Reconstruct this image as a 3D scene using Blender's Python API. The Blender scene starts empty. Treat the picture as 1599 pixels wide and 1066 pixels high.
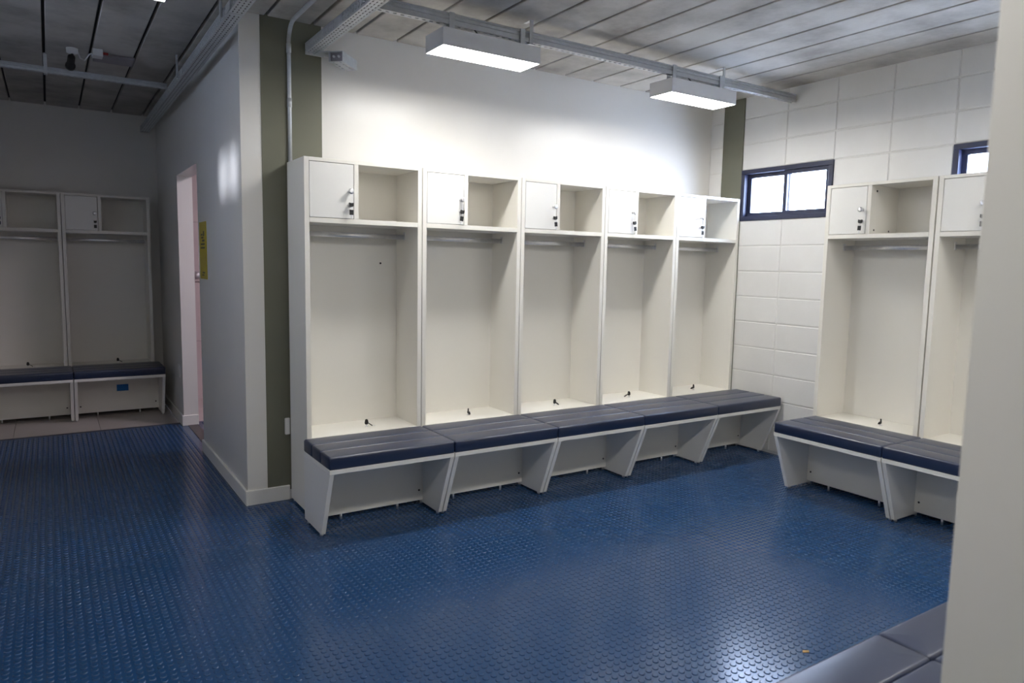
import bpy, bmesh, math, random
from mathutils import Matrix, Vector
import numpy as np
random.seed(7)
S = bpy.context.scene
COL = S.collection
PI = math.pi

# ------------------------------------------------------------------ camera
CAM = Vector((-1.9854, -4.2181, 1.4279)); YAW, PITCH, ROLL, FPX = 0.5766, -0.1067, 0.0191, 1110.2551
fw = Vector((math.sin(YAW)*math.cos(PITCH), math.cos(YAW)*math.cos(PITCH), math.sin(PITCH)))
rt0 = fw.cross(Vector((0, 0, 1))).normalized(); up0 = rt0.cross(fw)
rt = rt0*math.cos(ROLL) + up0*math.sin(ROLL); up = up0*math.cos(ROLL) - rt0*math.sin(ROLL)
cd = bpy.data.cameras.new('camera'); cam = bpy.data.objects.new('camera', cd); COL.objects.link(cam)
cd.sensor_width = 36; cd.lens = FPX/1599*36; cd.clip_start = 0.02
cam.matrix_world = Matrix(((rt.x, up.x, -fw.x, CAM.x), (rt.y, up.y, -fw.y, CAM.y), (rt.z, up.z, -fw.z, CAM.z), (0, 0, 0, 1)))
cd.dof.use_dof = True; cd.dof.focus_distance = 4.3; cd.dof.aperture_fstop = 3.5
S.camera = cam
# ------------------------------------------------------------------ world, sun, exposure
SKY = 33.0
W = bpy.data.worlds.new('world'); S.world = W; W.use_nodes = True
bg = W.node_tree.nodes['Background']; bg.inputs[0].default_value = (0.64, 0.74, 1.0, 1); bg.inputs[1].default_value = SKY
sd = bpy.data.lights.new('sun_offscreen', 'SUN'); sd.energy = 3.2; sd.angle = math.radians(4.0); sd.color = (0.92, 0.9, 1.0)
sun = bpy.data.objects.new('sun_offscreen', sd); COL.objects.link(sun)
SUN_DIR = Vector((1, 0.12, -0.17)).normalized()
sun.rotation_euler = SUN_DIR.to_track_quat('-Z', 'Y').to_euler(); sun.location = (-8, 0, 5)
LAMP = 44.0          # radiance of the luminaire diffusers
S.view_settings.view_transform = 'Standard'; S.view_settings.look = 'None'
S.view_settings.exposure = 0.28; S.view_settings.gamma = 1.0; S.view_settings.use_curve_mapping = False

# ------------------------------------------------------------------ materials
def mat(name, col, rough=0.5, metal=0.0, spec=0.5, noise=None, bump=None, coat=0.0, vary=None):
    m = bpy.data.materials.new(name); m.use_nodes = True
    nt = m.node_tree; b = nt.nodes['Principled BSDF']
    b.inputs['Base Color'].default_value = (*col, 1); b.inputs['Roughness'].default_value = rough
    b.inputs['Metallic'].default_value = metal; b.inputs['Specular IOR Level'].default_value = spec
    b.inputs['Coat Weight'].default_value = coat; b.inputs['Coat Roughness'].default_value = 0.25
    tc = None
    if noise or bump or vary:
        tc = nt.nodes.new('ShaderNodeNewGeometry')
    if noise:   # (second colour, scale, contrast low, contrast high)
        col2, sc, lo, hi = noise
        n = nt.nodes.new('ShaderNodeTexNoise'); n.inputs['Scale'].default_value = sc; n.inputs['Detail'].default_value = 6
        n.inputs['Roughness'].default_value = 0.62
        nt.links.new(tc.outputs['Position'], n.inputs['Vector'])
        r = nt.nodes.new('ShaderNodeMapRange'); r.inputs['From Min'].default_value = lo; r.inputs['From Max'].default_value = hi
        nt.links.new(n.outputs['Fac'], r.inputs['Value'])
        x = nt.nodes.new('ShaderNodeMix'); x.data_type = 'RGBA'
        x.inputs['A'].default_value = (*col, 1); x.inputs['B'].default_value = (*col2, 1)
        nt.links.new(r.outputs['Result'], x.inputs['Factor'])
        out = x.outputs['Result']
        if vary:   # a tone of its own for every object that carries the material
            oi = nt.nodes.new('ShaderNodeObjectInfo'); mr = nt.nodes.new('ShaderNodeMapRange')
            mr.inputs['To Min'].default_value = 1-vary; mr.inputs['To Max'].default_value = 1+vary
            nt.links.new(oi.outputs['Random'], mr.inputs['Value'])
            mm = nt.nodes.new('ShaderNodeVectorMath'); mm.operation = 'SCALE'
            nt.links.new(out, mm.inputs[0]); nt.links.new(mr.outputs['Result'], mm.inputs['Scale']); out = mm.outputs[0]
        nt.links.new(out, b.inputs['Base Color'])
    if bump:    # (scale, strength, distance)
        n = nt.nodes.new('ShaderNodeTexNoise'); n.inputs['Scale'].default_value = bump[0]; n.inputs['Detail'].default_value = 4
        nt.links.new(tc.outputs['Position'], n.inputs['Vector'])
        bu = nt.nodes.new('ShaderNodeBump'); bu.inputs['Strength'].default_value = bump[1]; bu.inputs['Distance'].default_value = bump[2]
        nt.links.new(n.outputs['Fac'], bu.inputs['Height']); nt.links.new(bu.outputs['Normal'], b.inputs['Normal'])
    return m
def emit(name, col, strength):
    m = bpy.data.materials.new(name); m.use_nodes = True; nt = m.node_tree; nt.nodes.clear()
    e = nt.nodes.new('ShaderNodeEmission'); e.inputs[0].default_value = (*col, 1); e.inputs[1].default_value = strength
    o = nt.nodes.new('ShaderNodeOutputMaterial'); nt.links.new(e.outputs[0], o.inputs[0]); return m
M = {}
M['paint'] = mat('wall_paint', (0.80, 0.78, 0.745), 0.30, noise=((0.77, 0.75, 0.715), 1.3, 0.35, 0.7), bump=(90, 0.06, 0.002))
M['block'] = mat('painted_block', (0.82, 0.81, 0.79), 0.45, noise=((0.76, 0.75, 0.73), 2.2, 0.35, 0.75), bump=(120, 0.12, 0.002), vary=0.02)
M['mortar'] = mat('painted_mortar', (0.80, 0.79, 0.76), 0.6, noise=((0.74, 0.73, 0.70), 6, 0.35, 0.75), bump=(60, 0.3, 0.003))
M['olive'] = mat('olive_paint', (0.165, 0.165, 0.118), 0.5, noise=((0.145, 0.145, 0.103), 3, 0.3, 0.75), bump=(110, 0.06, 0.002))
M['concrete'] = mat('concrete_slab', (0.52, 0.50, 0.465), 0.85, noise=((0.27, 0.25, 0.225), 2.4, 0.42, 0.74), bump=(45, 0.25, 0.004), vary=0.08)
M['joint'] = mat('concrete_joint', (0.05, 0.047, 0.043), 0.95, noise=((0.03, 0.03, 0.028), 5, 0.3, 0.7))
M['rubber'] = mat('blue_rubber', (0.009, 0.048, 0.140), 0.19, spec=0.6, noise=((0.014, 0.055, 0.145), 1.6, 0.38, 0.72), bump=(300, 0.05, 0.001))
M['tile'] = mat('beige_tile', (0.46, 0.42, 0.40), 0.3, noise=((0.42, 0.385, 0.365), 4, 0.35, 0.7), vary=0.02)
M['grout'] = mat('grout', (0.22, 0.20, 0.19), 0.8, noise=((0.18, 0.17, 0.16), 9, 0.3, 0.7))
M['pinktile'] = mat('bathroom_tile', (0.66, 0.55, 0.55), 0.25, noise=((0.62, 0.51, 0.51), 3, 0.35, 0.7), vary=0.02)
M['dark_strip'] = mat('threshold_strip', (0.085, 0.07, 0.072), 0.4, noise=((0.065, 0.055, 0.056), 10, 0.3, 0.7))
M['white'] = mat('white_melamine', (0.83, 0.805, 0.745), 0.38, noise=((0.81, 0.785, 0.725), 2.0, 0.35, 0.7), bump=(400, 0.03, 0.0006))
M['edge'] = mat('white_edge_band', (0.84, 0.83, 0.80), 0.4, noise=((0.82, 0.81, 0.78), 3.0, 0.35, 0.7))
M['vinyl'] = mat('navy_vinyl', (0.012, 0.021, 0.062), 0.32, spec=0.9, noise=((0.015, 0.025, 0.062), 3, 0.35, 0.7), bump=(420, 0.10, 0.0012))
M['chrome'] = mat('chrome', (0.86, 0.86, 0.87), 0.3, metal=0.85, noise=((0.66, 0.66, 0.68), 14, 0.35, 0.7))
M['zinc'] = mat('galvanised_steel', (0.58, 0.60, 0.62), 0.42, metal=0.35, noise=((0.50, 0.52, 0.54), 30, 0.35, 0.7))
M['black'] = mat('black_plastic', (0.012, 0.012, 0.012), 0.4, noise=((0.018, 0.018, 0.018), 30, 0.35, 0.7))
M['frame'] = mat('dark_blue_aluminium', (0.018, 0.022, 0.055), 0.4, noise=((0.022, 0.027, 0.062), 12, 0.35, 0.7))
M['lampbody'] = mat('lamp_body', (0.72, 0.72, 0.73), 0.45, noise=((0.69, 0.69, 0.70), 5, 0.35, 0.7))
M['diffuser'] = emit('lamp_diffuser', (1.0, 0.98, 0.94), LAMP)
M['diffuser_dim'] = emit('dim_lamp_diffuser', (1.0, 0.97, 0.95), LAMP*0.30)
M['pink_lamp'] = emit('bathroom_lamp_diffuser', (1.0, 0.88, 0.98), 52.0)
M['yellow'] = mat('yellow_sign', (0.55, 0.43, 0.03), 0.45, noise=((0.52, 0.40, 0.03), 8, 0.35, 0.7))
M['bluelabel'] = mat('blue_sticker', (0.0, 0.13, 0.42), 0.5, noise=((0.0, 0.12, 0.40), 20, 0.35, 0.7))
M['grey'] = mat('grey_plastic', (0.30, 0.28, 0.31), 0.5, noise=((0.27, 0.25, 0.28), 9, 0.35, 0.7))
M['red'] = mat('red_plastic', (0.35, 0.02, 0.03), 0.5, noise=((0.30, 0.02, 0.03), 9, 0.35, 0.7))
M['tan'] = mat('tan_paper', (0.42, 0.28, 0.10), 0.8, noise=((0.10, 0.07, 0.03), 60, 0.35, 0.7))
g = bpy.data.materials.new('window_glass'); g.use_nodes = True; nt = g.node_tree; nt.nodes.clear()
tr = nt.nodes.new('ShaderNodeBsdfTransparent'); tr.inputs[0].default_value = (0.93, 0.96, 0.97, 1)
gl = nt.nodes.new('ShaderNodeBsdfGlossy'); gl.inputs['Roughness'].default_value = 0.03
lw = nt.nodes.new('ShaderNodeLayerWeight'); lw.inputs['Blend'].default_value = 0.5
pw = nt.nodes.new('ShaderNodeMath'); pw.operation = 'POWER'; pw.inputs[1].default_value = 5
fr = nt.nodes.new('ShaderNodeMath'); fr.operation = 'MULTIPLY_ADD'; fr.inputs[1].default_value = 0.9; fr.inputs[2].default_value = 0.04
nt.links.new(lw.outputs['Facing'], pw.inputs[0]); nt.links.new(pw.outputs[0], fr.inputs[0])
mx = nt.nodes.new('ShaderNodeMixShader'); oo = nt.nodes.new('ShaderNodeOutputMaterial')
nt.links.new(fr.outputs[0], mx.inputs[0]); nt.links.new(tr.outputs[0], mx.inputs[1]); nt.links.new(gl.outputs[0], mx.inputs[2]); nt.links.new(mx.outputs[0], oo.inputs[0])
M['glass'] = g

# ------------------------------------------------------------------ helpers
def box(bm, x0, x1, y0, y1, z0, z1, bev=0.0):
    v = [bm.verts.new(p) for p in ((x0,y0,z0),(x1,y0,z0),(x1,y1,z0),(x0,y1,z0),(x0,y0,z1),(x1,y0,z1),(x1,y1,z1),(x0,y1,z1))]
    f = [bm.faces.new([v[i] for i in q]) for q in ((3,2,1,0),(4,5,6,7),(0,1,5,4),(1,2,6,5),(2,3,7,6),(3,0,4,7))]
    if bev:
        ed = list({e for a in f for e in a.edges})
        bmesh.ops.bevel(bm, geom=ed, offset=bev, offset_type='OFFSET', segments=1, affect='EDGES', profile=0.5)
    return v
def prism(bm, pts, axis, a, b, bev=0.0):
    """extrude a polygon along an axis: axis 0 -> pts are (y,z), 1 -> (x,z), 2 -> (x,y)"""
    def P(p, t):
        q = list(p); q.insert(axis, t); return q
    A = [bm.verts.new(P(p, a)) for p in pts]; B = [bm.verts.new(P(p, b)) for p in pts]; n = len(pts)
    f = [bm.faces.new(A[::-1]), bm.faces.new(B)] + [bm.faces.new((A[i], A[(i+1) % n], B[(i+1) % n], B[i])) for i in range(n)]
    if bev:
        bmesh.ops.bevel(bm, geom=list({e for x in f for e in x.edges}), offset=bev, offset_type='OFFSET', segments=1, affect='EDGES')
def cyl(bm, p0, p1, r0, r1=None, n=16):
    r1 = r0 if r1 is None else r1
    p0, p1 = Vector(p0), Vector(p1); d = (p1-p0).normalized()
    u = d.orthogonal().normalized(); w = d.cross(u)
    A = [bm.verts.new(p0+(u*math.cos(2*PI*i/n)+w*math.sin(2*PI*i/n))*r0) for i in range(n)]
    B = [bm.verts.new(p1+(u*math.cos(2*PI*i/n)+w*math.sin(2*PI*i/n))*r1) for i in range(n)]
    bm.faces.new(A[::-1]); bm.faces.new(B)
    for i in range(n): bm.faces.new((A[i], A[(i+1) % n], B[(i+1) % n], B[i])).smooth = True
def lathe(bm, c, axis, prof, n=20):
    """prof: (distance along axis, radius)"""
    c, d = Vector(c), Vector(axis).normalized(); u = d.orthogonal().normalized(); w = d.cross(u); rings = []
    for t, r in prof:
        rings.append([bm.verts.new(c+d*t+(u*math.cos(2*PI*i/n)+w*math.sin(2*PI*i/n))*max(r, 1e-4)) for i in range(n)])
    bm.faces.new(rings[0][::-1]); bm.faces.new(rings[-1])
    for a, b in zip(rings, rings[1:]):
        for i in range(n): bm.faces.new((a[i], a[(i+1) % n], b[(i+1) % n], b[i])).smooth = True
def tube(bm, pts, r, n=10):
    pts = [Vector(p) for p in pts]; rings = []; u = None
    for i, p in enumerate(pts):
        d = (pts[min(i+1, len(pts)-1)]-pts[max(i-1, 0)]).normalized()
        u = d.orthogonal().normalized() if u is None else (u-d*u.dot(d)).normalized()
        w = d.cross(u); rings.append([bm.verts.new(p+(u*math.cos(2*PI*k/n)+w*math.sin(2*PI*k/n))*r) for k in range(n)])
    bm.faces.new(rings[0][::-1]); bm.faces.new(rings[-1])
    for a, b in zip(rings, rings[1:]):
        for k in range(n): bm.faces.new((a[k], a[(k+1) % n], b[(k+1) % n], b[k])).smooth = True
def slab(bm, x0, x1, y0, y1, z0, z1, r, rc, crown, n=5, m=4):
    """a padded slab: rounded corners (rc), rounded upper edge (r), crowned top"""
    loops = [(0.004, z0), (0.0, z0+0.006)] + [(r*(1-math.cos(PI/2*k/n)), z1-r+r*math.sin(PI/2*k/n)) for k in range(n+1)]
    h = min(x1-x0, y1-y0)/2
    for k in range(1, m+1):
        t = k/m*0.92; loops.append((r+(h-r)*t, z1+crown*(1-(1-t)**2)))
    R = []
    for ins, z in loops:
        c = max(rc-ins, 0.0015); L = []
        for cx, cy, a0 in ((x1-ins-c, y1-ins-c, 0), (x0+ins+c, y1-ins-c, PI/2), (x0+ins+c, y0+ins+c, PI), (x1-ins-c, y0+ins+c, 1.5*PI)):
            for j in range(5):
                a = a0+PI/2*j/4; L.append(bm.verts.new((cx+c*math.cos(a), cy+c*math.sin(a), z)))
        R.append(L)
    bm.faces.new(R[0][::-1]); bm.faces.new(R[-1]).smooth = True
    for a, b in zip(R, R[1:]):
        for i in range(len(a)): bm.faces.new((a[i], a[(i+1) % len(a)], b[(i+1) % len(a)], b[i])).smooth = True
def perf(bm, o, u, v, length, pitch, edges, hu, hv):
    """a sheet-metal strip with rows of slots; edges = the row boundaries across v"""
    o, u, v = Vector(o), Vector(u), Vector(v); n = int(length/pitch)
    def q(a, b, c, d): bm.faces.new([bm.verts.new(o+u*s+v*t) for s, t in (a, b, c, d)])
    for e0, e1 in zip(edges, edges[1:]):
        m = (e0+e1)/2
        for i in range(n):
            s0, s1 = i*pitch, (i+1)*pitch; c = (s0+s1)/2
            a0, a1, b0, b1 = c-hu/2, c+hu/2, m-hv/2, m+hv/2
            q((s0,e0),(s1,e0),(a1,b0),(a0,b0)); q((s1,e0),(s1,e1),(a1,b1),(a1,b0))
            q((s1,e1),(s0,e1),(a0,b1),(a1,b1)); q((s0,e1),(s0,e0),(a0,b0),(a0,b1))
def obj(name, bm, m, parent=None, label=None):
    me = bpy.data.meshes.new(name)
    bmesh.ops.recalc_face_normals(bm, faces=bm.faces)
    bm.to_mesh(me); bm.free(); me.materials.append(M[m])
    o = bpy.data.objects.new(name, me); COL.objects.link(o); o.parent = parent
    if label: o['label'] = label
    return o
def mesh_obj(name, me, parent=None):
    o = bpy.data.objects.new(name, me); COL.objects.link(o); o.parent = parent; return o
def boxes(name, lst, m, parent=None, bev=0.0, label=None):
    bm = bmesh.new()
    for b in lst: box(bm, *b, bev=bev)
    return obj(name, bm, m, parent, label)
def tag(o, label, cat, group=None):
    o['label'] = label; o['category'] = cat
    if group: o['group'] = group
    return o
def thing(name, label, cat, loc=(0, 0, 0), rz=0.0, group=None):
    o = bpy.data.objects.new(name, None); COL.objects.link(o); o.empty_display_size = 0.1
    o.location = loc; o.rotation_euler = (0, 0, rz); return tag(o, label, cat, group)
def struct(o, label=None, cat=None):
    o['kind'] = 'structure'
    if label: o['label'] = label
    if cat: o['category'] = cat
    return o
def dup(root, loc, rz, label):
    r = root.copy(); COL.objects.link(r); r.location = loc; r.rotation_euler = (0, 0, rz); r['label'] = label
    for ch in list(root.children):
        c = ch.copy(); COL.objects.link(c); c.parent = r
        for gch in list(ch.children):
            d = gch.copy(); COL.objects.link(d); d.parent = c
    return r

# ------------------------------------------------------------------ the room's measures (metres)
XR, XP, HC = 2.7064, -1.0641, 2.7803          # right wall, partition's left face, ceiling
XL, YB, YFAR, YNEAR = -3.6, -6.2, 3.59, -4.06   # left wall, wall behind, far wall, wall behind the near lockers
TOP = HC+0.03
PITCH_SLAB = 0.2595
YT = 2.4715                                     # the rubber floor ends, tiles begin

# ---- ceiling: concrete slabs side by side, dark joints between them
ceiling = struct(boxes('ceiling', [(XL-0.3, XR+0.4, YB-0.3, YFAR+0.3, HC+0.028, HC+0.2)], 'joint'), 'bare concrete plank ceiling with dark joints', 'ceiling')
bm = bmesh.new(); box(bm, 0.008, PITCH_SLAB-0.008, YB-0.2, YFAR+0.2, HC, HC+0.035, bev=0.004)
me_slab = bpy.data.meshes.new('plank'); bm.to_mesh(me_slab); bm.free(); me_slab.materials.append(M['concrete'])
for k in range(-9, 17):
    o = mesh_obj('plank', me_slab, ceiling); o.location.x = -1.436+PITCH_SLAB*k

# ---- floor
floor = struct(boxes('floor', [(XL-0.1, XR+0.1, YB-0.1, YT, -0.12, 0), (XP+0.1, XR, YT-0.2, YFAR+0.2, -0.14, -0.005)], 'rubber'), 'glossy blue rubber floor covered in round studs', 'floor')
SP = 0.0325; SR = 0.0118; SH = 0.0030
def stud_rings(n):
    return [(SR, -0.0002), (SR-0.0005, SH*0.6), (SR-0.0026, SH)], n
def in_floor(x, y):
    if x > XR-0.02 or y > YT-0.03: return False
    if x > XP-0.03 and y > -0.03: return XP+0.14 < x < XP+0.7 and y > 1.0
    if -0.81 < x and y > -0.33: return False
    if x > 2.36 and -3.6 < y < -1.34: return False
    if x > -0.79 and y < -3.72: return False
    return True
P = []
for i in range(int((XR+2.95)/SP)):
    for j in range(int((YT+4.6)/SP)):
        x, y = -2.95+i*SP, -4.6+j*SP
        if in_floor(x, y): P.append((x, y))
P = np.array(P)
d = np.stack([P[:, 0]-CAM.x, P[:, 1]-CAM.y, np.full(len(P), -CAM.z)], 1)
zc = d@np.array(fw); us = 799.5+FPX*(d@np.array(rt))/zc; vs = 533-FPX*(d@np.array(up))/zc
vis = (zc > 0.1) & (us > 5) & (us < 1470) & (vs > 5) & (vs < 1058) & ~((us > 1195) & (vs > 1062-(us-1200)*0.447))
order = np.argsort(np.where(vis, np.linalg.norm(d, axis=1), 1e9))
near = order[:300]; rest = np.setdiff1d(np.arange(len(P)), near)
bm = bmesh.new(); lathe(bm, (0, 0, 0), (0, 0, 1), [(z, r) for r, z in stud_rings(0)[0]], 16)
for f in bm.faces: f.smooth = len(f.verts) == 4
me_stud = bpy.data.meshes.new('stud'); bm.to_mesh(me_stud); bm.free(); me_stud.materials.append(M['rubber'])
for k in near:
    o = mesh_obj('stud', me_stud, floor); o.location = (P[k, 0], P[k, 1], 0)
def many_studs(idx, n):
    a = np.arange(n)*2*PI/n; rings, _ = stud_rings(n)
    base = np.concatenate([np.stack([np.cos(a)*r, np.sin(a)*r, np.full(n, z)], 1) for r, z in rings]); nv = len(base)
    V = (base[None]+np.concatenate([P[idx], np.zeros((len(idx), 1))], 1)[:, None]).reshape(-1, 3)
    f = []
    for L in range(2):
        for i in range(n): f.append((L*n+i, L*n+(i+1) % n, (L+1)*n+(i+1) % n, (L+1)*n+i))
    quad = np.array(f); cap = np.arange(2*n, 3*n); per = np.concatenate([quad.ravel(), cap]); sizes = [4]*len(quad)+[n]
    loops = (per[None]+(np.arange(len(idx))*nv)[:, None]).ravel().astype(np.int32)
    tot = np.tile(np.array(sizes, dtype=np.int32), len(idx)); start = np.concatenate([[0], np.cumsum(tot)[:-1]]).astype(np.int32)
    me = bpy.data.meshes.new('studs'); me.vertices.add(len(V)); me.vertices.foreach_set('co', V.ravel().astype(np.float32))
    me.loops.add(len(loops)); me.loops.foreach_set('vertex_index', loops)
    me.polygons.add(len(tot)); me.polygons.foreach_set('loop_start', start); me.polygons.foreach_set('loop_total', tot)
    me.polygons.foreach_set('use_smooth', tot == 4); me.update(calc_edges=True); me.materials.append(M['rubber']); return me
o = mesh_obj('studs', many_studs(rest, 12), floor); o['kind'] = 'stuff'

# tiled strip in front of the far lockers
ft = struct(boxes('floor_tiled', [(XL-0.1, XP, YT, YFAR+0.1, -0.12, -0.004)], 'grout'), 'beige tiled floor strip under the far lockers', 'floor')
tx, ty = 0.6, 0.6
for i in range(5):
    for j in range(2):
        x0 = -1.68-0.6*2+0.6*i; y0 = YT+0.022+j*0.6; x1 = min(x0+0.6, XP); y1 = min(y0+0.6, YFAR)
        if x1-x0 > 0.05: boxes('tile', [(x0+0.0015, x1-0.0015, y0+0.0015, y1-0.0015, -0.01, 0.0015)], 'tile', ft, bev=0.001)
struct(boxes('trim_1', [(XL, XP, YT-0.004, YT+0.02, -0.03, 0.003)], 'dark_strip'), 'dark strip between the rubber floor and the tiles', 'trim')

# ---- walls
wb = struct(boxes('wall_back', [(XP+0.12, XR, 0, 0.12, 0, TOP)], 'paint'), 'white plastered wall behind the row of five lockers', 'wall')
struct(boxes('trim_2', [(-0.951, -0.605, -0.003, 0.03, 0.06, TOP)], 'olive'), 'tall olive painted pillar face beside the first locker', 'pillar')
YD0, YD1, ZD = 1.411, 2.358, 2.116
struct(boxes('wall_partition', [(XP, XP+0.117, 0, YD0, 0, TOP), (XP, XP+0.117, YD1, YFAR, 0, TOP), (XP, XP+0.117, YD0, YD1, ZD, TOP)], 'paint'), 'glossy grey-white partition wall with the open doorway', 'wall')
struct(boxes('wall_far', [(XL-0.2, XP+0.1, YFAR, YFAR+0.2, 0, TOP)], 'paint'), 'dim far wall above the shaded lockers', 'wall')
struct(boxes('wall_near', [(-0.95, XR, YNEAR-0.15, YNEAR, 0, TOP), (-0.95, -0.8, YB, YNEAR-0.15, 0, TOP)], 'paint'), 'wall behind the near row of lockers', 'wall')
struct(boxes('wall_behind', [(XL, -0.8, YB-0.2, YB, 0, TOP)], 'paint'), 'wall closing the passage', 'wall')
LW = dict(y0=-0.29, y1=0.36, z0=2.20, z1=2.56)   # small high window in the left wall
struct(boxes('wall_left', [(XL-0.2, XL, YB-0.2, LW['y0'], 0, TOP), (XL-0.2, XL, LW['y1'], YFAR+0.2, 0, TOP),
    (XL-0.2, XL, LW['y0'], LW['y1'], 0, LW['z0']), (XL-0.2, XL, LW['y0'], LW['y1'], LW['z1'], TOP)], 'paint'), 'left wall with one small high window', 'wall')
# bathroom behind the doorway
bt = struct(boxes('wall_bathroom', [(XP+0.1, 1.2, YFAR, YFAR+0.2, -0.1, TOP), (1.2, 1.35, 0.1, YFAR+0.2, -0.1, TOP)], 'grout'), 'pink tiled bathroom wall seen through the doorway', 'wall')
for i in range(6):
    for j in range(5):
        x0 = XP+0.117+i*0.33; z0 = 0.0+j*0.6; z1 = min(z0+0.597, TOP)
        if z1-z0 > 0.1: boxes('tile', [(x0+0.001, x0+0.329, YFAR-0.009, YFAR+0.01, z0, z1)], 'pinktile', bt, bev=0.001)
for i in range(4):
    for j in range(2):
        x0 = XP+0.119+0.55*i; y0 = YT+0.022+j*0.56; y1 = min(y0+0.557, YFAR)
        boxes('tile', [(x0, x0+0.547, y0, y1, -0.006, 0.0015)], 'pinktile', bt, bev=0.001)
struct(boxes('trim_5', [(XP+0.117, 1.2, YFAR-0.035, YFAR, 1.205, 1.228)], 'pinktile', bev=0.002), 'narrow ledge on the pink bathroom wall', 'trim')
struct(boxes('trim_3', [(XP+0.03, XP+0.11, YD0, YD1, -0.02, 0.004)], 'dark_strip'), 'dark threshold on the floor of the doorway', 'trim')

# ---- right wall of painted concrete blocks with two windows
WC, W1 = 0.337, 2.2157; BH, BL = 0.2, 0.4; ZB0 = W1-11*BH      # first full course starts here
wins = [(-WC-0.8, -WC), (-WC-2.4, -WC-1.6)]; WZ0, WZ1 = W1-0.4, W1
XB = XR+0.005                                                   # mortar face; block faces stand proud at XR
segs = []; ys = [YNEAR-0.15, wins[1][0], wins[1][1], wins[0][0], wins[0][1], 0.12]
segs.append((XB, XR+0.16, ys[0], ys[1], 0, TOP)); segs.append((XB, XR+0.16, ys[2], ys[3], 0, TOP)); segs.append((XB, XR+0.16, ys[4], ys[5], 0, TOP))
for a, b in wins: segs += [(XB, XR+0.16, a, b, 0, WZ0), (XB, XR+0.16, a, b, WZ1, TOP)]
wr = struct(boxes('wall_right', segs, 'mortar'), 'white painted concrete block wall with two small windows', 'wall')
blocks = {}
def block(y0, y1, z0, z1):
    key = (round(y1-y0, 3), round(z1-z0, 3))
    if key not in blocks:
        b = bmesh.new(); box(b, 0, 0.02, 0, key[0], 0, key[1], bev=0.0035); me = bpy.data.meshes.new('block'); b.to_mesh(me); b.free(); me.materials.append(M['block']); blocks[key] = me
    o = mesh_obj('block', blocks[key], wr); o.location = (XR+random.uniform(-0.0008, 0.0008), y0, z0)
J = 0.004
for r in range(0, 15):
    z0, z1 = ZB0+(r-1)*BH if r else 0, ZB0+r*BH
    z0 = max(z0, 0.0); z1 = min(z1, HC+0.02)
    if z1-z0 < 0.03: continue
    cols = [(-0.131, 0.0)]+[(-WC-BL*(c+1), -WC-BL*c) for c in range(10)]
    for y0, y1 in cols:
        y0 = max(y0, YNEAR)
        if y1-y0 < 0.03: continue
        if any(a-0.01 < (y0+y1)/2 < b+0.01 and WZ0-0.01 < (z0+z1)/2 < WZ1+0.01 for a, b in wins): continue
        block(y0+J, y1-J, z0+J, z1-J)
struct(boxes('trim_4', [(XR-0.004, XR+0.02, -WC, -0.134, 0, TOP)], 'olive'), 'narrow olive painted pillar face beside the window', 'pillar')
def window(n, y0, y1, z0, z1, xin, sx, label, name=None):
    """sliding window: dark frame, two leaves; sx = +1 when outdoors lies towards +x"""
    w = thing(name or 'window_%d' % n, label, 'window'); w['kind'] = 'structure'
    X = lambda a, b: (min(xin+sx*a, xin+sx*b), max(xin+sx*a, xin+sx*b))
    x0, x1 = X(-0.006, 0.075)
    f = 0.034
    boxes('frame', [(x0, x1, y0, y1, z0, z0+f), (x0, x1, y0, y1, z1-f, z1), (x0, x1, y0, y0+f, z0+f, z1-f), (x0, x1, y1-f, y1, z0+f, z1-f)], 'frame', w, bev=0.002)
    ym = (y0+y1)/2; s = 0.03
    for k, (a, b, off) in enumerate(((y0+f, ym+0.016, 0.012), (ym-0.016, y1-f, 0.042))):
        xa, xb = X(off, off+0.026)
        lf = boxes('sash', [(xa, xb, a, b, z0+f, z0+f+s), (xa, xb, a, b, z1-f-s, z1-f), (xa, xb, a, a+s, z0+f+s, z1-f-s), (xa, xb, b-s, b, z0+f+s, z1-f-s)], 'frame', w, bev=0.0015)
        xg0, xg1 = X(off+0.011, off+0.015)
        boxes('pane', [(xg0, xg1, a+s-0.004, b-s+0.004, z0+f+s-0.004, z1-f-s+0.004)], 'glass', lf)
window(1, wins[0][0], wins[0][1], WZ0, WZ1, XR, 1, 'dark framed sliding window between the olive pillar and the lockers')
window(2, wins[1][0], wins[1][1], WZ0, WZ1, XR, 1, 'dark framed window above the second locker on the block wall')
window(3, LW['y0'], LW['y1'], LW['z0'], LW['z1'], XL, -1, 'small high window in the left wall', 'window_left_offscreen')

# ---- baseboards
hb, tb = 0.0888, 0.015
def base(name, b, label):
    bm = bmesh.new(); x0, x1, y0, y1, z0, z1 = b
    box(bm, x0, x1, y0, y1, z0, z1, bev=0.003); return struct(obj(name, bm, 'edge'), label, 'baseboard')
base('baseboard_partition', (XP-tb, XP, -tb, YD0, 0, hb), 'white baseboard along the partition wall')
base('baseboard_front', (XP, -0.8225, -tb, 0, 0, hb), 'white baseboard below the olive pillar')
base('baseboard_jamb', (XP-tb, XP+0.117, YD1-tb, YD1, 0, hb), 'white baseboard on the door jamb')
base('baseboard_corner', (XP-tb, XP, YD1, YFAR, 0, hb), 'white baseboard between doorway and far wall')
base('baseboard_far', (XL, XP-tb, YFAR-tb, YFAR, 0, hb), 'white baseboard behind the far lockers')

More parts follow.
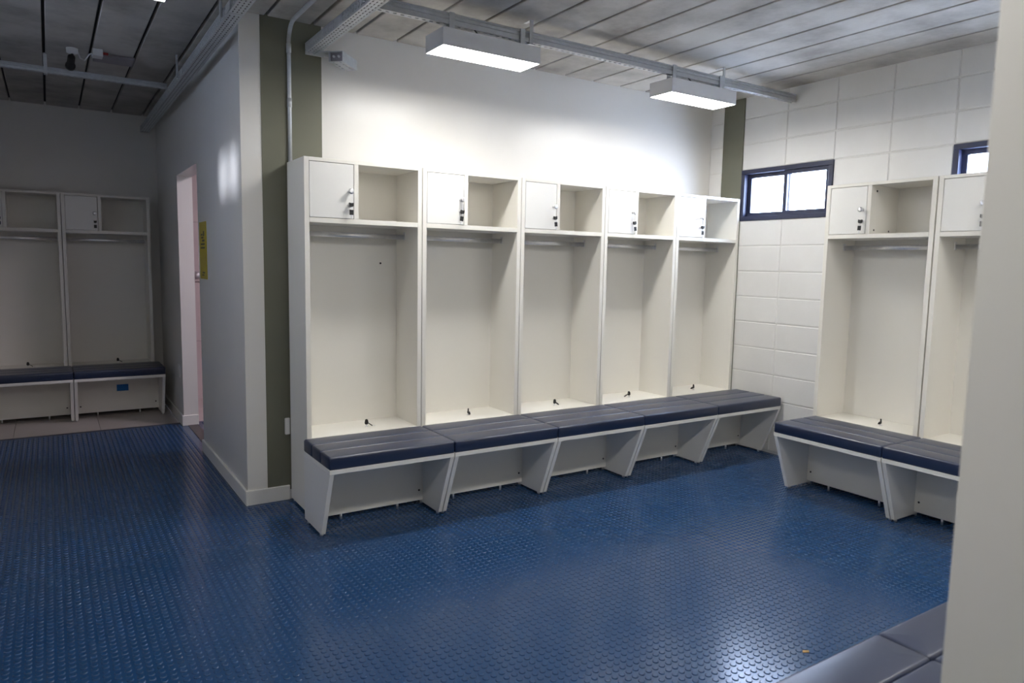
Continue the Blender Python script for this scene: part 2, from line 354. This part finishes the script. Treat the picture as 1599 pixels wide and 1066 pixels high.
# ------------------------------------------------------------------ lockers
LP, LWD, LD, LH, LT = 0.7035, 0.699, 0.322, 1.9885, 0.027
def make_locker():
    t = thing('locker', '', 'locker', group='')
    boxes('side_panel', [(0, LT, 0, LD, 0.014, LH)], 'white', t, bev=0.0012)
    boxes('side_panel', [(LWD-LT, LWD, 0, LD, 0.014, LH)], 'white', t, bev=0.0012)
    boxes('top_panel', [(LT, LWD-LT, 0, LD, LH-0.02, LH)], 'white', t, bev=0.0012)
    boxes('shelf', [(LT, LWD-LT, 0, LD-0.01, 1.640, 1.667)], 'white', t, bev=0.0012)
    boxes('divider', [(0.280, 0.3065, 0, LD-0.01, 1.667, LH-0.02)], 'white', t, bev=0.0012)
    boxes('back_panel', [(LT, LWD-LT, LD-0.012, LD-0.002, 0.05, LH-0.02)], 'white', t)
    boxes('bottom_panel', [(LT, LWD-LT, 0, LD-0.012, 0.420, 0.445)], 'white', t, bev=0.0012)
    boxes('plinth_panel', [(LT, LWD-LT, 0.004, 0.022, 0.05, 0.420)], 'white', t)
    dr = boxes('door', [(LT+0.0025, 0.2775, 0.0005, 0.0185, 1.6695, LH-0.0225)], 'edge', t, bev=0.0012)
    bm = bmesh.new(); lathe(bm, (0.254, 0.001, 1.819), (0, -1, 0), [(0, 0.010), (0.003, 0.008), (0.013, 0.0065), (0.019, 0.011), (0.026, 0.016), (0.031, 0.015), (0.035, 0.009)])
    obj('knob', bm, 'chrome', dr, 'small round chrome knob')
    bm = bmesh.new(); lathe(bm, (0.256, 0.001, 1.745), (0, -1, 0), [(0, 0.0105), (0.003, 0.0105), (0.0045, 0.009), (0.0050, 0.0085)])
    obj('lock', bm, 'chrome', dr, 'round chrome cam lock')
    # hanging rail: an oval tube between two brackets
    bm = bmesh.new(); n = 20; zc, yc = 1.586, 0.19
    prism(bm, [(yc+0.0075*math.cos(2*PI*i/n), zc+0.0145*math.sin(2*PI*i/n)) for i in range(n)], 0, LT+0.001, LWD-LT-0.001)
    for f in bm.faces: f.smooth = len(f.verts) == 4
    obj('hanging_rail', bm, 'chrome', t, 'chrome hanging rail')
    for x0, x1 in ((LT, LT+0.004), (LWD-LT-0.004, LWD-LT)):
        boxes('rail_bracket', [(x0, x1, yc-0.012, yc+0.012, zc-0.019, zc+0.030)], 'chrome', t, bev=0.001)
    bm = bmesh.new(); lathe(bm, (0.40, 0.13, 0.4445), (0, 0, 1), [(0, 0.011), (0.0025, 0.011), (0.0035, 0.009)])
    obj('floor_lock', bm, 'chrome', t, 'chrome lock in the locker floor')
    for x in (0.014, LWD-0.014):
        for y in (0.03, LD-0.03):
            bm = bmesh.new(); cyl(bm, (x, y, 0), (x, y, 0.016), 0.010, n=10); obj('foot', bm, 'chrome', t)
    return t
CW = LWD
def make_bench():
    t = thing('bench', '', 'bench', group='')
    D = 0.427; BT = 0.0235; BW = 0.7035
    boxes('seat_board', [(0, BW, 0, D, 0.3705, 0.3945)], 'edge', t, bev=0.0015)
    for x0 in (0.0005, BW-BT-0.0005):
        bm = bmesh.new(); prism(bm, [(0.001, 0.371), (0.144, 0.016), (D, 0.016), (D, 0.371)], 0, x0, x0+BT, bev=0.0012)
        obj('leg_panel', bm, 'edge', t)
        for y in (0.172, D-0.04):
            bm = bmesh.new(); cyl(bm, (x0+BT/2, y, 0), (x0+BT/2, y, 0.018), 0.0095, n=10); obj('foot', bm, 'chrome', t)
    bp = boxes('back_panel', [(BT, BW-BT, 0.345, 0.363, 0.034, 0.3705)], 'white', t, bev=0.001)
    for x in (BT+0.025, BW-BT-0.025):
        bm = bmesh.new(); lathe(bm, (x, 0.3452, 0.095), (0, -1, 0), [(0, 0.0065), (0.0015, 0.006), (0.002, 0.004)], 12); obj('bolt_cap', bm, 'black', bp)
        bm = bmesh.new(); lathe(bm, (x-0.012 if x < 0.3 else x+0.012, 0.035, 0.3706), (0, 0, -1), [(0, 0.0065), (0.003, 0.006)], 12); obj('bolt_cap', bm, 'black', t)
    for x in (0.18, 0.52):
        bm = bmesh.new(); cyl(bm, (x, 0.354, 0), (x, 0.354, 0.035), 0.007, n=10); obj('foot', bm, 'chrome', t)
    c = boxes('cushion', [(0.003, BW-0.003, 0.002, D-0.003, 0.394, 0.404)], 'vinyl', t, bev=0.001, label='navy vinyl cushion in three padded rows')
    for k in range(3):
        bm = bmesh.new(); y0 = -0.004+k*0.1445
        slab(bm, -0.0015, BW+0.0015, y0, y0+0.1443, 0.396, 0.4615, 0.011, 0.013, 0.003); obj('cushion_row', bm, 'vinyl', c)
    return t
def make_keys():
    """a key stuck in the door lock with its spare hanging from the ring; origin at the lock's face"""
    t = thing('key_pair', '', 'keys', group='')
    bm = bmesh.new(); prism(bm, [(-0.0115, -0.006), (-0.004, -0.012), (0.004, -0.012), (0.0115, -0.006), (0.0115, 0.012), (0.004, 0.008), (-0.004, 0.008), (-0.0115, 0.012)], 1, -0.026, -0.010, bev=0.0012); obj('key_head', bm, 'black', t)
    boxes('key_blade', [(-0.004, 0.004, -0.012, 0.004, -0.001, 0.001)], 'chrome', t)
    bm = bmesh.new(); tube(bm, [(0, -0.02+0.006*math.cos(a), -0.018+0.011*math.sin(a)) for a in [2*PI*i/14 for i in range(15)]], 0.0012, 6); obj('key_ring', bm, 'chrome', t)
    bm = bmesh.new(); box(bm, -0.0115, 0.0115, -0.0225, -0.0185, -0.056, -0.027, bev=0.0015); obj('key_head', bm, 'black', t)
    boxes('key_blade', [(-0.0035, 0.0035, -0.0215, -0.0195, -0.078, -0.055)], 'chrome', t)
    return t
def make_floor_keys():
    """a key standing in the lock of the locker floor, its spare lying beside it"""
    t = thing('key_pair', '', 'keys', group='')
    boxes('key_blade', [(-0.004, 0.004, -0.001, 0.001, -0.001, 0.012)], 'chrome', t)
    bm = bmesh.new(); prism(bm, [(-0.007, 0.010), (0.007, 0.010), (0.0115, 0.018), (0.009, 0.036), (0.003, 0.042), (-0.003, 0.042), (-0.009, 0.036), (-0.0115, 0.018)], 1, -0.0035, 0.0035, bev=0.001); obj('key_head', bm, 'black', t)
    bm = bmesh.new(); tube(bm, [(0.006+0.011*math.cos(a), 0.003*math.sin(a), 0.018+0.009*math.sin(a)) for a in [2*PI*i/14 for i in range(15)]], 0.001, 6); obj('key_ring', bm, 'chrome', t)
    bm = bmesh.new(); prism(bm, [(0.010, 0.015), (0.013, 0.019), (0.036, 0.003), (0.034, -0.0026)], 1, -0.009, 0.009, bev=0.001); obj('key_head', bm, 'black', t)
    boxes('key_blade', [(0.033, 0.056, -0.0035, 0.0035, -0.0026, -0.0008)], 'chrome', t)
    return t
lk, bn, ky, fk = make_locker(), make_bench(), make_keys(), make_floor_keys()
used = set()
def put(proto, loc, rz, label, group):
    if proto.name in used: o = dup(proto, loc, rz, label)
    else:
        used.add(proto.name); o = proto; o.location = loc; o.rotation_euler = (0, 0, rz); o['label'] = label
    o['group'] = group; return o
def rot(loc, rz, p):
    c, s = math.cos(rz), math.sin(rz); return (loc[0]+c*p[0]-s*p[1], loc[1]+s*p[0]+c*p[1], loc[2]+p[2])
def unit(lloc, bloc, rz, lname, bname, kname, row, with_keys=True, turn=0.0, kt=0.0):
    """one locker with its bench and its two sets of keys"""
    L = put(lk, lloc, rz, lname, 'lockers '+row)
    put(bn, bloc, rz, bname, 'benches '+row)
    if with_keys:
        k = put(ky, rot(lloc, rz, (0.256, -0.003, 1.745)), rz, 'black-headed keys hanging in the small door of '+kname, 'keys in locker doors '+row)
        k.rotation_euler.y = kt
        put(fk, rot(lloc, rz, (0.40, 0.13, 0.4475)), rz+turn, 'black-headed keys standing on the floor of '+kname, 'keys on locker floors '+row)
    return L
X0, YF = -0.8175, -0.344
rowA = 'along the white back wall'
info = [('white locker standing right beside the olive pillar and steel conduit', 'navy cushioned bench with its outer side panel bare, nearest the olive pillar', 'the locker beside the olive pillar'),
        ('second white locker from the steel conduit, in the row of five', 'second navy cushioned bench from the olive pillar', 'the second locker from the conduit'),
        ('middle white locker in the unbroken row of five', 'middle navy cushioned bench in the row of five', 'the middle locker of five'),
        ('white locker just before the one that stands in the corner, in the row of five', 'navy cushioned bench just before the one in the corner', 'the last locker but one before the corner'),
        ('white locker standing in the corner, touching the block wall beside the window', 'navy cushioned bench in the corner against the block wall', 'the corner locker beside the window')]
row_l = []
for i, (a, b, c) in enumerate(info):
    row_l.append(unit((X0+LP*i, YF, 0), (-0.857+0.7084*i, -0.8419, 0), 0, a, b, c, rowA, turn=(0.0, 0.9, 0.1, 2.6, 1.2)[i], kt=(0, 0.12, -0.1, -0.15, 0.03)[i]))
rowB = 'along the block wall'
rb1 = unit((2.3486, -1.3374, 0), (1.8817, -1.381, 0), -PI/2, 'white locker between the two dark windows on the block wall', 'navy cushioned bench on the block wall, next to the corner bench', 'the locker between the windows', rowB, turn=2.3, kt=0.05)
rb2 = unit((2.3486, -1.3374-LP-0.004, 0), (1.8817, -1.381-0.7084, 0), -PI/2, 'white locker below the second window, half hidden by the cream side panel', 'navy cushioned bench below the second window, partly behind the cream side panel', 'the locker below the second window', rowB)
rowC = 'along the dim far wall'
XF = -1.177-LWD
fa = unit((XF, 3.262, 0), (-1.1456-0.7035, 2.7815, 0), 0, 'shaded white locker near the doorway, with a keyed small door', 'shaded bench with a small blue sticker under its dark cushion', 'the shaded locker near the doorway', rowC)
fb = unit((XF-LP, 3.262, 0), (-1.1456-0.7035-0.7084, 2.7815, 0), 0, 'shaded white locker farther from the doorway, showing an open cubby', 'shaded bench without a sticker, farther from the doorway', 'the shaded locker farther from the doorway', rowC, turn=0.2)
rowD = 'along the near wall'
na = unit((X0+LWD, -3.697, 0), (-0.857+0.7035, -3.236, 0), PI, 'cream locker showing only its tall plain side panel, behind the bluish benches', 'bench with bluish shining flat cushion in front of the cream side panel', '', rowD, with_keys=False)
nb = unit((X0+LP+LWD, -3.697, 0), (-0.857+0.7084+0.7035, -3.236, 0), PI, 'white locker hidden behind the cream side panel', 'bench with bluish shining cushion, mostly hidden behind the cream side panel', '', rowD, with_keys=False)
# single marks that only some units carry
def cap(parent, c, ax, m='black'):
    bm = bmesh.new(); lathe(bm, c, ax, [(0, 0.0065), (0.0015, 0.006)], 12); obj('screw_cap', bm, m, parent, 'black screw cap')
cap(row_l[0], (0.565, LD-0.0118, 1.425), (0, -1, 0))
cap(row_l[3], (0.3064, 0.05, 1.92), (1, 0, 0))
cap(rb1, (0.3064, 0.06, 1.935), (1, 0, 0)); cap(rb1, (0.3064, 0.05, 1.692), (1, 0, 0)); cap(rb1, (0.3064, 0.22, 1.690), (1, 0, 0))
bf = [o for o in bpy.data.objects if o.get('label', '').startswith('shaded bench with a small blue')][0]
st = boxes('sticker', [(0.337, 0.432, 0.3435, 0.3452, 0.215, 0.275)], 'bluelabel', [c for c in bf.children if c.name.startswith('back_panel')][0], label='plain blue sticker')

# ------------------------------------------------------------------ perforated steel trays and channels under the ceiling
def tray(xc, y0, y1, zb, label, first, hang):
    t = thing('cable_tray', label, 'cable tray', (xc, y0, zb), 0, 'perforated steel cable trays')
    w, h, L = 0.070, 0.050, y1-y0
    bm = bmesh.new()
    perf(bm, (-w/2, 0, 0), (0, 1, 0), (1, 0, 0), L, 0.036, [0.004, 0.0247, 0.0453, 0.066], 0.020, 0.0075)
    for a, b in ((0, 0.004), (0.066, 0.07)):
        bm.faces.new([bm.verts.new((x-w/2, y, 0)) for x, y in ((a, 0), (b, 0), (b, L), (a, L))])
    o = obj('tray_bottom', bm, 'zinc', t); s = o.modifiers.new('thickness', 'SOLIDIFY'); s.thickness = 0.0015
    for sx in (-1, 1):
        bm = bmesh.new(); perf(bm, (sx*w/2, 0, 0), (0, 1, 0), (0, 0, 1), L, 0.036, [0.0, 0.025, 0.05], 0.010, 0.006)
        bm.faces.new([bm.verts.new((sx*(w/2-d_), y, h)) for d_, y in ((0, 0), (0.012, 0), (0.012, L), (0, L))])
        o = obj('tray_side', bm, 'zinc', t); s = o.modifiers.new('thickness', 'SOLIDIFY'); s.thickness = 0.0015
    k = 0
    y = first
    while y < L-1.5 or (L < 5 and y < L-0.3):   # joint plates and hangers
        boxes('joint_plate', [(-w/2-0.002, w/2+0.002, y-0.008, y+0.008, -0.0025, -0.0005), (-w/2-0.003, -w/2-0.0005, y-0.05, y+0.05, 0.004, 0.046)], 'zinc', t)
        boxes('hanger', [(-w/2-0.014, -w/2-0.003, y+hang, y+hang+0.025, 0.01, HC-zb+0.01), (-w/2-0.014, w/2, y+hang, y+hang+0.025, 0.052, 0.056)], 'zinc', t, bev=0.001)
        y += 1.45
    for i, (x, rr) in enumerate(((-0.02, 0.010), (0.0, 0.011), (0.02, 0.010))):
        bm = bmesh.new(); tube(bm, [(x+0.003*math.sin(j*1.7+i), L*j/24, rr+0.002) for j in range(25)], rr, 8); obj('cable', bm, 'black', t)  # unseen black tubes, added so the slots read as dark
    return t
ta = tray(-0.6645, -4.0, -0.004, 2.62, 'perforated steel tray ending at the olive pillar', 0.52, -0.37)
tb_ = tray(-1.168, -6.1, YFAR-0.06, 2.62, 'long perforated steel tray running above the partition to the far wall', 1.317, 0.12)
boxes('end_bracket', [(-0.036, 0.07, 3.985, 3.994, -0.012, 0.05), (0.01, 0.13, 3.90, 3.98, -0.010, -0.003)], 'zinc', ta, bev=0.001)
# short perforated stub hanging off the tray's end
sb = thing('channel_stub', 'short perforated steel channel stub with open dark end by the olive pillar', 'channel stub', (-0.541, -0.182, 2.560), 0.80)
boxes('body', [(0, 0.2, 0, 0.003, 0, 0.055), (0, 0.2, 0.082, 0.085, 0, 0.055), (0.197, 0.2, 0.003, 0.082, 0, 0.055), (0, 0.2, 0, 0.085, 0.052, 0.056)], 'zinc', sb, bev=0.0008)
boxes('inner_box', [(0.02, 0.03, 0.004, 0.081, 0.004, 0.050)], 'grey', sb)
bm = bmesh.new(); perf(bm, (0, 0, 0), (1, 0, 0), (0, 1, 0), 0.2, 0.04, [0, 0.0425, 0.085], 0.02, 0.012)
o = obj('perforated_plate', bm, 'zinc', sb); s = o.modifiers.new('thickness', 'SOLIDIFY'); s.thickness = 0.0015
boxes('mounting_plate', [(0.0, 0.06, 0.075, 0.12, 0.050, 0.0585)], 'zinc', sb, bev=0.001)
for y in (0.03, 0.06):
    bm = bmesh.new(); lathe(bm, (0.02, y, 0.03), (-1, 0, 0), [(0, 0.007), (0.012, 0.006)], 8); obj('bolt', bm, 'chrome', sb)

def channel(x0, x1, yc, zb, hang, label, h=0.055):
    t = thing('strut_channel', label, 'strut channel', (x0, yc, zb), 0, 'steel strut channels')
    L = x1-x0; w = 0.040; bm = bmesh.new()
    perf(bm, (0, -w/2, 0), (1, 0, 0), (0, 1, 0), L, 0.040, [0.004, 0.036], 0.020, 0.013)
    for a, b in ((0, 0.004), (0.036, 0.04)):
        bm.faces.new([bm.verts.new((x, y-w/2, 0)) for x, y in ((0, a), (L, a), (L, b), (0, b))])
    o = obj('channel_bottom', bm, 'zinc', t); s = o.modifiers.new('thickness', 'SOLIDIFY'); s.thickness = 0.0015
    for sy in (-1, 1):
        bm = bmesh.new(); prof = [(0, 0), (0, 0.015), (-0.008, 0.017), (-0.008, 0.026), (0, 0.028), (0, 0.034), (-0.008, 0.036), (-0.008, 0.045), (0, 0.047), (0, 0.055), (-0.010, 0.055)]; prof = [(a, z*h/0.055) for a, z in prof]
        for (a, z0), (b, z1) in zip(prof, prof[1:]):
            bm.faces.new([bm.verts.new(p) for p in ((0, sy*(w/2+a), z0), (L, sy*(w/2+a), z0), (L, sy*(w/2+b), z1), (0, sy*(w/2+b), z1))])
        o = obj('channel_side', bm, 'zinc', t); s = o.modifiers.new('thickness', 'SOLIDIFY'); s.thickness = 0.0012
    bm = bmesh.new(); tube(bm, [(0.01, 0, 0.013), (L/2, 0.002, 0.013), (L-0.01, 0, 0.013)], 0.011, 8); obj('cable', bm, 'black', t)  # black tube added inside to darken the bottom holes
    for x in hang:
        x -= x0
        boxes('hanger', [(x-0.011, x+0.011, -w/2-0.008, -w/2-0.003, -0.012, HC-zb+0.008), (x-0.011, x+0.011, -w/2-0.008, w/2, -0.012, -0.008), (x-0.011, x+0.011, -w/2-0.008, w/2+0.02, HC-zb-0.003, HC-zb+0.008)], 'zinc', t, bev=0.0008)
    return t
ZC = 2.664
YS1, YS2, YS3 = -0.79, -3.2, 1.69
channel(-0.628, 2.69, YS1, ZC, [0.317, 1.893], 'long steel strut channel carrying two lit luminaires to the block wall')
channel(XL+0.02, -1.2055, YS1, ZC, [-2.4], 'steel strut channel carrying the luminaire on the doorway side of the partition')
channel(XL+0.02, -1.2055, YS3, ZC, [-1.95], 'bare steel strut channel crossing the dim ceiling to the long tray', h=0.036)
channel(XL+0.02, -1.2055, YS2, ZC, [-2.4], 'steel strut channel above the passage beside the near locker')
channel(-0.628, 2.69, YS2, ZC, [0.317, 1.893], 'steel strut channel over the near benches')

# ------------------------------------------------------------------ luminaires
def make_lamp():
    t = thing('luminaire', '', 'ceiling light', group='box luminaires on the strut channels')
    l, w, h = 0.60, 0.20, 0.088
    boxes('lamp_body', [(-l/2, l/2, -w/2, w/2, h-0.004, h), (-l/2, l/2, -w/2, -w/2+0.004, 0, h), (-l/2, l/2, w/2-0.004, w/2, 0, h),
                        (-l/2, -l/2+0.004, -w/2, w/2, 0, h), (l/2-0.004, l/2, -w/2, w/2, 0, h)], 'lampbody', t)
    boxes('diffuser', [(-l/2+0.004, l/2-0.004, -w/2+0.004, w/2-0.004, 0.002, 0.006)], 'diffuser', t, label='glowing white diffuser')
    for x in (-0.21, 0.23):
        boxes('bracket', [(x-0.016, x+0.016, -0.028, -0.023, h-0.001, h+0.105), (x-0.016, x+0.016, 0.023, 0.028, h-0.001, h+0.105), (x-0.016, x+0.016, -0.028, 0.028, h-0.001, h+0.004)], 'zinc', t, bev=0.0008)
    bm = bmesh.new(); tube(bm, [(-0.03, -0.03, h-0.001), (-0.045, -0.028, h+0.012), (-0.06, -0.022, h+0.03), (-0.068, -0.01, h+0.046)], 0.004, 8); obj('cable', bm, 'black', t)
    return t
lamp = make_lamp()
for x, y, lb in ((0.030, YS1, 'lit white box luminaire hanging nearest the perforated tray and olive pillar'),
                 (1.640, YS1, 'lit white box luminaire nearest the corner window'),
                 (-1.815, YS1, 'lit luminaire on the doorway side of the partition'),
                 (-1.815, YS2, 'lit luminaire above the passage beside the near locker'),
                 (0.030, YS2, 'lit luminaire over the near benches'), (1.640, YS2, 'lit luminaire over the near benches by the block wall')):
    o = put(lamp, (x, y, 2.53), 0, lb, 'box luminaires on the strut channels')
    dc = [c for c in o.children if c.name.startswith('diffuser')][0]
    if x < -1 and y == YS1:        # dimmed by eye so the doorway side stays darker
        dc.data = dc.data.copy(); dc.data.materials[0] = M['diffuser_dim']
    if y == YS2:                   # the second row: out of the picture, known by the shadows it throws under the benches
        side = 'passage' if x < -1 else 'near' if x < 1 else 'corner'
        o.name = 'luminaire_%s_offscreen' % side; dc.name = 'diffuser_%s_offscreen' % side
bl = thing('ceiling_lamp_offscreen', 'lit ceiling lamp inside the bathroom', 'ceiling light', (0.25, 1.1, HC-0.06))
boxes('lamp_body', [(-0.2, 0.2, -0.2, 0.2, 0.02, 0.062)], 'lampbody', bl, bev=0.004)
boxes('diffuser_bathroom_offscreen', [(-0.19, 0.19, -0.19, 0.19, 0.0, 0.02)], 'pink_lamp', bl)

# ------------------------------------------------------------------ conduit and small fittings
cv = thing('conduit', 'galvanised conduit rising from the first locker and bending under the ceiling', 'conduit', (-0.795, -0.0115, 0))
bm = bmesh.new(); pts = [(0, 0, 1.989), (0, 0, 2.3), (0, 0, 2.64)]+[(0, -0.11*(1-math.cos(a)), 2.645+0.11*math.sin(a)) for a in [PI/2*k/8 for k in range(1, 9)]]+[(0, -0.6, 2.755), (0, -1.6, 2.755)]
tube(bm, pts, 0.0115, 14); obj('pipe', bm, 'zinc', cv)
for z in (2.30, 2.60):
    bm = bmesh.new(); cyl(bm, (0, 0, z), (0, 0, z+0.05), 0.0138, n=14); obj('coupling', bm, 'zinc', cv)
for y in (-0.5,):
    boxes('clamp', [(-0.03, 0.03, y-0.01, y+0.01, 2.766, HC+0.002)], 'zinc', cv, bev=0.001)
bm = bmesh.new(); box(bm, -0.848, -0.8185, -0.018, -0.002, 0.40, 0.50, bev=0.004); tag(obj('outlet_box', bm, 'edge'), 'small white outlet box low on the olive pillar beside the locker', 'outlet')
sp = tag(boxes('switch_plate', [(XP-0.009, XP+0.001, 2.50, 2.57, 0.40, 0.51)], 'edge', bev=0.003), 'small white switch plate low on the wall beside the doorway', 'switch plate')
# sign on the partition
sg = thing('wall_sign', 'yellow sign with dark print on the partition beside the doorway', 'sign', (XP-0.001, 1.215, 1.29))
boxes('board', [(-0.004, 0.001, -0.125, 0.125, 0, 0.40)], 'yellow', sg, bev=0.0008)
pr = []
for y0, y1, z0, z1 in ((-0.075, 0.075, 0.213, 0.226), (-0.075, 0.075, 0.238, 0.251), (-0.07, 0.02, 0.262, 0.276), (-0.03, 0.05, 0.284, 0.296), (-0.06, -0.02, 0.30, 0.335), (0.0, 0.06, 0.305, 0.317), (-0.06, 0.03, 0.040, 0.050), (-0.03, 0.05, 0.024, 0.032)):
    pr.append((-0.0046, -0.0038, y0, y1, z0, z1))
boxes('print', pr, 'black', sg, label='dark printed pictogram and lines')
# valve on the bathroom wall
vv = thing('shower_valve', 'round chrome valve on the pink tiled wall seen through the doorway', 'valve', (-0.732, YFAR-0.009, 1.271))
bm = bmesh.new(); lathe(bm, (0, 0.001, 0), (0, -1, 0), [(0, 0.035), (0.006, 0.035), (0.010, 0.018), (0.04, 0.016)], 18); obj('flange', bm, 'chrome', vv)
bm = bmesh.new(); lathe(bm, (0, -0.035, 0), (0, -1, 0), [(0, 0.024), (0.02, 0.028), (0.035, 0.022), (0.038, 0.01)], 12); obj('handle', bm, 'chrome', vv)
# fittings on the dim ceiling
cp = tag(boxes('ceiling_plate', [(-1.675, -1.435, 1.40, 1.60, HC-0.018, HC+0.001)], 'grey', bev=0.003), 'flat grey plate fixed to the dim ceiling slab', 'plate')
jb = thing('junction_box', 'small white junction box beside the grey ceiling plate', 'junction box', (-1.66, 1.345, HC-0.045))
boxes('case', [(-0.03, 0.03, -0.045, 0.045, 0, 0.046)], 'lampbody', jb, bev=0.003)
boxes('indicator', [(0.030, 0.062, -0.012, 0.012, 0.022, 0.034)], 'red', jb, bev=0.001, label='red indicator')
sn = thing('spotlight', 'small dark spotlight with white base and loose cable on the dim ceiling', 'spotlight', (-1.80, 1.40, HC))
bm = bmesh.new(); lathe(bm, (0, 0, 0.001), (0, 0, -1), [(0, 0.035), (0.03, 0.033), (0.036, 0.02)], 18); obj('base', bm, 'lampbody', sn)
bm = bmesh.new(); lathe(bm, (-0.005, -0.02, -0.055), (-0.05, 1, -0.35), [(0, 0.014), (0.01, 0.022), (0.10, 0.022), (0.105, 0.029), (0.125, 0.030)], 16); obj('head', bm, 'black', sn)
bm = bmesh.new(); lathe(bm, (0, 0, -0.03), (0, 0, -1), [(0, 0.008), (0.04, 0.008)], 10); obj('stem', bm, 'black', sn)
bm = bmesh.new(); tube(bm, [(0.03, 0, -0.015), (0.045, 0.02, -0.05), (0.07, 0.02, -0.06), (0.085, -0.02, -0.045), (0.095, -0.04, -0.03), (0.112, -0.05, -0.025)], 0.004, 8); obj('cable', bm, 'lampbody', sn)
se = thing('ceiling_sensor', 'small black round sensor on the block wall above the strut end', 'sensor', (XR-0.006, -0.70, 2.735))
bm = bmesh.new(); lathe(bm, (0.012, 0, 0), (-1, 0, 0), [(0, 0.024), (0.012, 0.024), (0.026, 0.018), (0.032, 0.008)], 16); obj('sensor_dome', bm, 'black', se)
bm = bmesh.new(); prism(bm, [(-0.010, 0.002), (0.004, -0.007), (0.012, -0.001), (-0.001, 0.008)], 2, SH, SH+0.003, bev=0.0006)
o = tag(obj('paper_scrap', bm, 'tan'), 'tiny tan scrap lying on the blue studs before the near bench', 'scrap'); o.location = (0.343, -2.705, 0); o.scale = (1.5, 1.5, 1)
